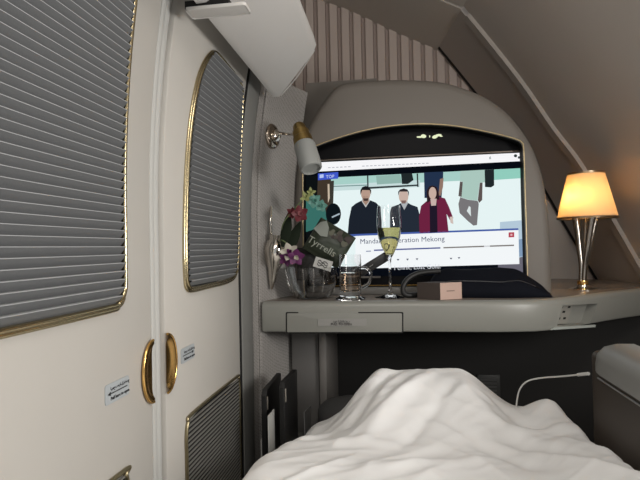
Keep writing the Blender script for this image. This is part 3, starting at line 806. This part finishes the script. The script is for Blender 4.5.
# ------------------------------------------------------------------ chrome wall vase with orchids
vt = PP(276.5, 236, .032); vbm = PP(271.5, 290, .012)
vz = thing('wall_vase', vt, 'chrome cone vase fixed to the fabric wall beside the desk', 'vase')
axv = (vt-vbm).normalized()
hgt = vt.z-vbm.z
lathe('vase_body', [(0, 0), (.004, .004), (.011, hgt*.20), (.016, hgt*.38), (.028, hgt*.55), (.034, hgt*.75), (.028, hgt*.88), (.020, hgt*.95), (.024, hgt*1.02), (.022, hgt*1.02), (.016, hgt*.95), (.020, hgt*.88), (0, hgt*.5)], M_chrome, vz, vbm, axv, 26)
tube('vase_bracket', catmull([PP(271.5, 207, .004), PP(270.5, 222, .010), PP(272, 245, .006)], 6), .005, M_chrome, vz, 10)
def petal(c, d, n, L, w, name_m, curl=.3):
    """returns verts, faces of one petal pointing along d with normal n"""
    s = d.cross(n).normalized(); vs = []; fs = []
    for i in range(6):
        t = i/5; ww = w*math.sin(math.pi*(.12+.86*t))**.8
        for j in (-1, 0, 1): vs.append(c+d*(L*t)+s*(ww*j)+n*(curl*L*t*t-abs(j)*ww*.25))
    for i in range(5):
        for j in range(2): a = i*3+j; fs.append((a, a+1, a+4, a+3))
    return vs, fs
def flower(name, c, face, up, L, w, mo, mi, parent, n=5, rot=0):
    face = face.normalized(); s = face.cross(up).normalized(); u = s.cross(face)
    V1 = []; F1 = []; fm = []
    for k in range(n):
        a = 2*math.pi*k/n+rot; d = (u*math.cos(a)+s*math.sin(a)); v, f = petal(c, d, face, L, w, None)
        b0 = len(V1); V1 += v; F1 += [tuple(x+b0 for x in q_) for q_ in f]; fm += [0]*len(f)
    for k in range(3):
        a = 2*math.pi*k/3+rot+.5; d = (u*math.cos(a)+s*math.sin(a))*.6+face*.8; v, f = petal(c, d.normalized(), face, L*.5, w*.5, None)
        b0 = len(V1); V1 += v; F1 += [tuple(x+b0 for x in q_) for q_ in f]; fm += [1]*len(f)
    return pyd(name, V1, F1, [mo, mi], parent, 180, fm)
M_pw = mat('petal_white', (.48, .45, .38), .6); M_pp = mat('petal_purple', (.10, .015, .085), .55); M_pr = mat('petal_red', (.12, .014, .022), .5); M_pk = mat('petal_pink', (.28, .10, .11), .5)
M_lf = mat('leaf_dark', (.016, .022, .014), .8, var=.3, spec=.1); M_yl = mat('bud_yellow', (.30, .33, .13), .6); M_stem = mat('stem_green', (.10, .14, .05), .6)
def P3(px, py, Y): return PY(px, py, Y)
o1 = thing('purple_orchid', vt, 'white and purple orchid bloom leaning from the chrome vase', 'flower')
tube('stem', catmull([vt+V((.01, 0, -.02)), P3(281, 240, 1.34), P3(286, 243, 1.34), P3(290, 252, 1.345)], 5), .0016, M_stem, o1, 6)
flower('bloom', P3(289.5, 252, 1.34), V((.1, -1, .2)), ZU, .026, .010, M_pw, M_pp, o1, 5, .3)
flower('bloom', P3(296, 257, 1.335), V((.3, -1, -.2)), ZU, .024, .010, M_pp, M_pw, o1, 5, 1.2)
flower('bloom', P3(286, 259, 1.34), V((-.2, -1, -.4)), ZU, .020, .009, M_pp, M_pp, o1, 5, .8)
o2 = thing('red_orchid', vt, 'dark red orchid bloom with yellow-green buds above the snack bowl', 'flower')
tube('stem', catmull([vt+V((.012, 0, 0)), P3(284, 222, 1.35), P3(295, 208, 1.36), P3(304, 198, 1.37), P3(309, 192, 1.375)], 6), .0015, M_stem, o2, 6)
flower('bloom', P3(300, 214, 1.345), V((.2, -1, .1)), ZU, .024, .010, M_pr, M_pk, o2, 5, .2)
flower('bloom', P3(292, 213, 1.35), V((-.4, -1, 0)), ZU, .017, .007, M_pr, M_pr, o2, 5, .9)
flower('bud', P3(306, 197, 1.365), V((0, -1, .4)), ZU, .018, .006, M_yl, M_yl, o2, 4, .5)
flower('bud', P3(311, 192, 1.37), V((.5, -1, .4)), ZU, .014, .005, M_yl, M_yl, o2, 4, .1)
M_teal = mat('petal_teal', (.10, .26, .22), .5)
flower('bud', P3(314, 201, 1.375), V((.3, -1, .1)), ZU, .022, .009, M_teal, M_teal, o2, 5, .4)
flower('bud', P3(321, 206, 1.38), V((.3, -1, .1)), ZU, .018, .008, M_teal, M_teal, o2, 5, 1.)
for i, (a, b_, ww) in enumerate((((283, 247), (290, 212), .015), ((287, 252), (301, 222), .016))):
    p0 = P3(*a, 1.375); p1 = P3(*b_, 1.385); d = (p1-p0); v, f = petal(p0, d.normalized(), V((0, -1, .1)), d.length, ww, None, .1)
    pyd('leaf', v, f, M_lf, o2, 180)
# ------------------------------------------------------------------ snack bowl with packets
bc = PZ(313, 298, ZD); bc.y -= .008
gb = thing('snack_bowl', bc, 'clear ribbed glass bowl of snack packets at the left of the desk', 'bowl')
pr = [(0, .0), (.045, .0), (.05, .004), (.062, .02), (.072, .045), (.077, .075), (.079, .092), (.0765, .092), (.074, .074), (.069, .046), (.059, .023), (.046, .008), (0, .007)]
bowl = lathe('bowl_wall', pr, M_glass, gb, bc+ZU*.0005, None, 48)
for i in range(6):
    a0_ = R_(195+i*22)
    tube('bowl_rib', [bc+V((math.cos(a0_)*(r+.0012), math.sin(a0_)*(r+.0012), z)) for r, z in ((.063, .02), (.073, .045), (.078, .075), (.0795, .090))], .0014, M_glass, gb, 6)
def packet(name, c, xd, yd, w, h, th, m, label, cat='snack packet', group=None):
    xd = xd.normalized(); zd = xd.cross(yd).normalized(); yd = zd.cross(xd); nxx, nyy = 18, 22; vs = []; fs = []
    t = thing(name, c, label, cat, group)
    for sgn in (1, -1):
        for j in range(nyy+1):
            for i in range(nxx+1):
                u = -1+2*i/nxx; v = -1+2*j/nyy
                g = max(0, (1-abs(u)**3)*(1-(min(1, abs(v)/.86))**4))**.6
                wr = .0018*noise.noise(V((u*4+c.x*90, v*5, sgn)))
                vs.append(c+xd*(u*w/2*(1-.04*g))+yd*(v*h/2)+zd*(sgn*(th/2*g+.0004)+wr*g))
    k = (nxx+1)*(nyy+1)
    for j in range(nyy):
        for i in range(nxx):
            a = j*(nxx+1)+i; fs.append((a, a+1, a+nxx+2, a+nxx+1)); a += k; fs.append((a, a+nxx+1, a+nxx+2, a+1))
    for i in range(nxx):
        fs += [(i, i+k, i+1+k, i+1)]; a = nyy*(nxx+1)+i; fs += [(a, a+1, a+1+k, a+k)]
    for j in range(nyy):
        a = j*(nxx+1); fs += [(a, a+nxx+1, a+nxx+1+k, a+k)]; a += nxx; fs += [(a, a+k, a+k+nxx+1, a+nxx+1)]
    pyd('packet_body', vs, fs, m, t, 180)
    return t, xd, yd, zd
M_grn = mat('foil_green', (.030, .038, .024), .35, var=.5, vscale=30)
gc = PY(329, 243, 1.475); ang = R_(-32)
gx = V((math.cos(ang), 0, math.sin(ang))); gy = V((-math.sin(ang), .12, math.cos(ang)))
pk, px_, py_, pz_ = packet('crisp_packet', gc, gx, gy, .122, .108, .030, M_grn, 'dark green crisp packet with pale lettering tilted in the glass bowl')
def onp(u, v, d=.018): return gc+px_*u+py_*v+pz_*d
text('packet_lettering', 'Tyrrells', .030, onp(-.058, -.030, .0165), px_, py_, mat('print_cream', (.28, .30, .25), .5), pk)
# pale leaf shape and brown illustration printed on the packet
def blob(name, pts, d, m, parent): return prism(name, [onp(u, v, d) for u, v in pts], pz_*.0006, m, parent)
blob('pale_print', [(-.060, .012), (-.052, .040), (-.038, .052), (-.022, .038), (-.012, .012), (-.030, .004)], .0165, mat('print_pale', (.24, .26, .23), .5), pk)
random.seed(3)
for i in range(9):
    u0, v0, r = random.uniform(-.012, .05), random.uniform(-.002, .042), random.uniform(.006, .012)
    blob('brown_print', [(u0+r*random.uniform(.6, 1.2)*math.cos(2*math.pi*k/7), v0+r*random.uniform(.5, 1.2)*math.sin(2*math.pi*k/7)) for k in range(7)], .0165+.0002*i, mat('print_brown%d' % (i % 3), [(.035, .022, .02), (.10, .10, .07), (.05, .04, .03)][i % 3], .5), pk)
packet('dark_packet', PY(314, 264, 1.502), V((1, .05, 0)), V((.03, .05, 1)), .105, .100, .016, mat('foil_dark', (.018, .017, .016), .4), 'near-black snack packet standing behind the green one in the bowl')
tgc = PY(323, 264, 1.425); tx = V((math.cos(R_(-18)), 0, math.sin(R_(-18)))); ty = V((math.sin(R_(18)), .2, math.cos(R_(18))))
tg = prism('paper_tag', [tgc+tx*u+ty.normalized()*v for u, v in ((-.026, -.015), (.026, -.015), (.026, .015), (-.026, .015))], V((0, .001, 0)), mat('tag_white', (.45, .45, .43), .6))
tag(tg, 'small white printed tag in front of the green crisp packet', 'tag')
for i in range(3):
    tube('tag_print', catmull([tgc+tx*(-.016+k*.006)+ty.normalized()*(.006-.006*i+.003*math.sin(k*2.3+i))+V((0, -.0012, 0)) for k in range(6)], 4), .0011, M_ink, tg, 5)
# glass mug
gm = PZ(351, 299, ZD); gm.y -= .012
mug = thing('glass_mug', gm, 'clear glass mug with handle standing between snack bowl and flute', 'mug')
hm = .128
lathe('mug_wall', [(0, .0), (.042, .0), (.043, .003), (.037, .006), (.030, .010), (.031, .03), (.033, hm), (.0308, hm), (.029, .035), (.027, .022), (0, .020)], M_glass, mug, gm+ZU*.0005, None, 40)
lathe('drink', [(0, .0225), (.0265, .0235), (.0285, .036), (.0294, .076), (0, .076)], mat('amber_drink', (.95, .80, .66), 0, trans=1, ior=1.15), mug, gm+ZU*.0005, None, 32)
tube('mug_handle', catmull([gm+V((.032, -.004, .090)), gm+V((.050, -.006, .088)), gm+V((.060, -.008, .070)), gm+V((.052, -.006, .045)), gm+V((.0315, -.004, .034))], 6), .0042, M_glass, mug, 10)
# champagne flute
fc = PZ(390.5, 297.5, ZD)
flu = thing('champagne_flute', fc, 'half-full champagne flute standing alone in front of the television', 'champagne glass')
H = .268
kx = 1.0
outerp = [(0, 0), (.046, 0), (.047, .0015), (.030, .004), (.010, .011), (.0045, .022), (.0036, .05), (.0036, .10), (.0055, .116), (.011, .124), (.022, .146), (.032, .175), (.037, .205), (.0375, .225), (.0355, .25), (.0335, H)]
innerp = [(.0327, H), (.0345, .25), (.0363, .225), (.0358, .205), (.0306, .176), (.0204, .148), (.010, .129), (0, .126)]
lathe('glass', outerp+innerp, M_glass, flu, fc+ZU*.0005, None, 40)
lathe('champagne_fill', [(0, .1255), (.0104, .1285), (.0209, .1475), (.0311, .1755), (.0363, .203), (0, .203)], M_wine, flu, fc+ZU*.0005, None, 32)
# black remote leaning behind the flute
ra, rb = PY(356, 275, 1.50), PY(387, 256, 1.50)
rm = thing('remote_handset', (ra+rb)/2, 'black handset leaning on its side behind the mug and flute', 'remote control')
d = (rb-ra).normalized(); up_ = V((0, -1, 0)).cross(d).normalized()
mx_ = Matrix.Translation((ra+rb)/2) @ Matrix((d, V((0, 1, 0)), d.cross(V((0, 1, 0))))).transposed().to_4x4()
box('handset_body', -.055, .055, -.009, .009, -.014, .014, mat('handset_black', (.012, .012, .013), .4), rm, .004, mx_)
tube('handset_mark', [mx_ @ V((-.006, -.0092, 0)), mx_ @ V((.006, -.0092, 0))], .0012, M_plast, rm, 5)
# pink carton
k0, k1, k2 = PZ(440.5, 300.2, ZD), PZ(417.5, 299.2, ZD), PZ(460.5, 297.8, ZD)
k1 = k0+(k1-k0)*1.0; k1.y = k0.y+.035; k2.y = k0.y+.03
k3 = k1+k2-k0; kh = .046
bx_ = thing('small_carton', k0, 'small pink carton with a dark brown side in front of the black pouch', 'box')
M_pink = mat('carton_pink', (.50, .35, .29), .6); M_brn = mat('carton_brown', (.055, .042, .036), .6)
o = prism('carton_body', [p+ZU*.0008 for p in (k0, k2, k3, k1)], ZU*kh, [M_pink, M_brn], bx_)
for p in o.data.polygons:
    if p.normal.x < -.3 or p.normal.z > .8: p.material_index = 1
tx_ = (k2-k0).normalized()
tube('carton_print', [k0+tx_*.020+ZU*.024+tx_.cross(ZU)*.0004, k0+tx_*.044+ZU*.024+tx_.cross(ZU)*.0004], .0009, M_brn, bx_, 6)
# black pouch
pt = PZ(478, 297, ZD)
pc_ = thing('black_pouch', (pt.x+.03, 1.50, ZD), 'soft black amenity pouch lying in front of the television', 'pouch')
def pouch():
    nxx, nyy = 60, 26; vs = []; fs = []
    x0, x1 = PZ(428, 297, ZD).x, PZ(549, 296, ZD).x; y0, y1 = 1.445, 1.540
    for j in range(nyy+1):
        for i in range(nxx+1):
            u, v = i/nxx, j/nyy
            X = x0+(x1-x0)*u; Y = y0+(y1-y0)*v+.006*math.sin(u*7)+.03*(u-.5)**2
            top = .080*(1-sstep(.70, 1.0, u)*.58)*(.86+.14*sstep(0, .2, u))+.0
            g = (max(0, 1-(2*v-1)**4))**.5*(max(0, 1-(2*u-1)**10))**.5
            z = ZD+.001+(top*(.55+.45*sstep(0, .7, v)))*g+.006*g*noise.noise(V((u*6, v*4, 2)))
            vs.append(V((X, Y, z)))
    k = nxx+1
    for j in range(nyy):
        for i in range(nxx): a = j*k+i; fs.append((a, a+1, a+k+1, a+k))
    bottom = [i for i in range(k)]+[j*k+nxx for j in range(1, nyy+1)]+[nyy*k+i for i in range(nxx-1, -1, -1)]+[j*k for j in range(nyy-1, 0, -1)]
    fs.append(tuple(bottom[::-1]))
    pyd('pouch_body', vs, fs, mat('pouch_black', (.008, .009, .013), .75, bump=.3, bscale=40, spec=.04), pc_, 180)
    zz = []
    for i in range(8, nxx-5, 4):
        q_ = vs[4*k+i]; zz.append(V((q_.x, q_.y-.002, q_.z+.0015)))
    tube('zip', catmull(zz, 3), .0011, mat('zip_silver', (.30, .31, .33), .3, 1), pc_, 6)
pouch()
# black headset band curving behind the carton
hb = thing('headset_band', PZ(404, 298, ZD), 'black padded band curling behind the carton beside the flute', 'headphones')
pts = [PY(421, 296, 1.47), PY(406, 296, 1.455), PY(403, 288, 1.46), PY(408, 279, 1.47), PY(420, 273, 1.48), PY(440, 271, 1.49)]
for p in pts: p.z = max(p.z, ZD+.0095)
tube('band', catmull(pts, 6), .0078, mat('band_black', (.012, .012, .012), .5), hb, 10)
# ------------------------------------------------------------------ table lamp
lc = PZ(583, 290, ZD)
tl = thing('table_lamp', lc, 'table lamp with glowing cream cone shade on a curved silver stem', 'table lamp')
D_ = lc.dot(F0)
def PL(px, py): return PD(px, py, D_)
zb_, zt_ = PL(587, 217).z, PL(586, 173.8).z
rb_, rt_ = 27.3/500*D_, 16.8/500*D_
lx = PL(587, 217); lx = V((lx.x, lx.y, 0))
sm = bpy.data.materials.new('lamp_shade'); sm.use_nodes = True; nt = sm.node_tree; nt.nodes.clear()
out = nt.nodes.new('ShaderNodeOutputMaterial'); df = nt.nodes.new('ShaderNodeBsdfDiffuse'); tr = nt.nodes.new('ShaderNodeBsdfTranslucent'); mxs = nt.nodes.new('ShaderNodeMixShader')
df.inputs[0].default_value = (.75, .66, .5, 1); tr.inputs[0].default_value = (.85, .74, .54, 1); mxs.inputs[0].default_value = .6
nt.links.new(df.outputs[0], mxs.inputs[1]); nt.links.new(tr.outputs[0], mxs.inputs[2]); nt.links.new(mxs.outputs[0], out.inputs[0])
lathe('lamp_shade', [(rb_, zb_), (rt_, zt_), (rt_-.0015, zt_), (rb_-.0015, zb_)], sm, tl, lx, None, 48, 60, True)
lathe('shade_rim', [(rb_+.001, zb_-.006), (rb_+.002, zb_-.001), (rb_-.002, zb_+.001), (rb_-.010, zb_-.003)], mat('rim_metal', (.35, .27, .18), .3, 1), tl, lx, None, 48, 40, True)
lathe('shade_rim', [(rt_+.0012, zt_-.003), (rt_+.0015, zt_+.003), (rt_-.003, zt_+.003), (rt_-.003, zt_-.002)], mat('rim_metal', (.35, .27, .18)), tl, lx, None, 48, 40, True)
lathe('lamp_base', [(0, 0), (.040, 0), (.041, .004), (.026, .008), (.018, .010), (.017, .016), (0, .017)], M_chrome, tl, lc+ZU*.0005, None, 32)
lathe('base_ring', [(0, .0172), (.015, .0172), (.0165, .022), (.0155, .030), (0, .031)], M_goldbr, tl, lc+ZU*.0005, None, 28)
for k, (dx, dy) in enumerate(((-1, .2), (.15, -1), (1, .3))):
    dirv = V((dx, dy, 0)).normalized()
    lo = lc+ZU*.030+dirv*.006; hi = V((lx.x, lx.y, zb_+.01))+dirv*.033
    midp = lo.lerp(hi, .45)-dirv*.004
    tube('stem_leaf', catmull([lo, lo.lerp(midp, .5)-dirv*.003, midp, midp.lerp(hi, .5)-dirv*.001, hi], 5), lambda t: .0060+.0055*t, mat('stem_metal', (.36, .33, .30), .2, 1), tl, 12)
lathe('shade_cap', [(0, zt_-.004), (rt_-.002, zt_-.004), (rt_-.002, zt_-.002), (0, zt_-.002)], mat('cap_dark', (.10, .08, .06), .5), tl, lx, None, 40)
tube('lamp_holder', [V((lc.x, lc.y, ZD+.03)).lerp(V((lx.x, lx.y, zb_)), .0), V((lx.x, lx.y, zb_+.03))], .005, M_bronze, tl, 10)
lathe('bulb', [(0, 0), (.010, .002), (.012, .02), (.009, .05), (0, .06)], mat('bulb_glow', (1, .65, .3), .5, emit=3), tl, V((lx.x, lx.y, zb_+.03)), None, 20)
# ------------------------------------------------------------------ light
def area(name, loc, to, sx, sy, power, col):
    l = bpy.data.lights.new(name, 'AREA'); l.shape = 'RECTANGLE'; l.size = sx; l.size_y = sy; l.energy = power; l.color = col
    o = bpy.data.objects.new(name, l); COL.objects.link(o); o.location = loc
    o.rotation_euler = (V(to)-V(loc)).to_track_quat('-Z', 'Y').to_euler(); return o
def point(name, loc, power, col, r):
    l = bpy.data.lights.new(name, 'POINT'); l.energy = power; l.color = col; l.shadow_soft_size = r
    o = bpy.data.objects.new(name, l); COL.objects.link(o); o.location = loc; return o
area('window_daylight', R0*.98+F0*.38+ZU*1.12, (-.35, .72, .85), .45, .4, 17.0, (1, .97, .93))
area('ceiling_light', (.12, .02, 1.74), (.10, .80, .6), .4, .3, 5.5, (1, .95, .88))
area('wall_fill_light', (-.25, -.45, 1.65), (.7, 1.2, 1.35), .4, .4, 5.0, (1, .95, .9))  # added soft fill from behind the camera, brightens the right wall
point('lamp_bulb', V((lx.x-.03, lx.y-.02, zb_+.055)), 1.0, (1, .62, .28), .018)
w = bpy.data.worlds.new('world'); sc.world = w; w.use_nodes = True
w.node_tree.nodes['Background'].inputs[0].default_value = (.9, .95, 1, 1); w.node_tree.nodes['Background'].inputs[1].default_value = .48
sc.view_settings.view_transform = 'Standard'; sc.view_settings.look = 'None'; sc.view_settings.exposure = -0.12; sc.view_settings.gamma = 1
sc.view_settings.use_curve_mapping = False
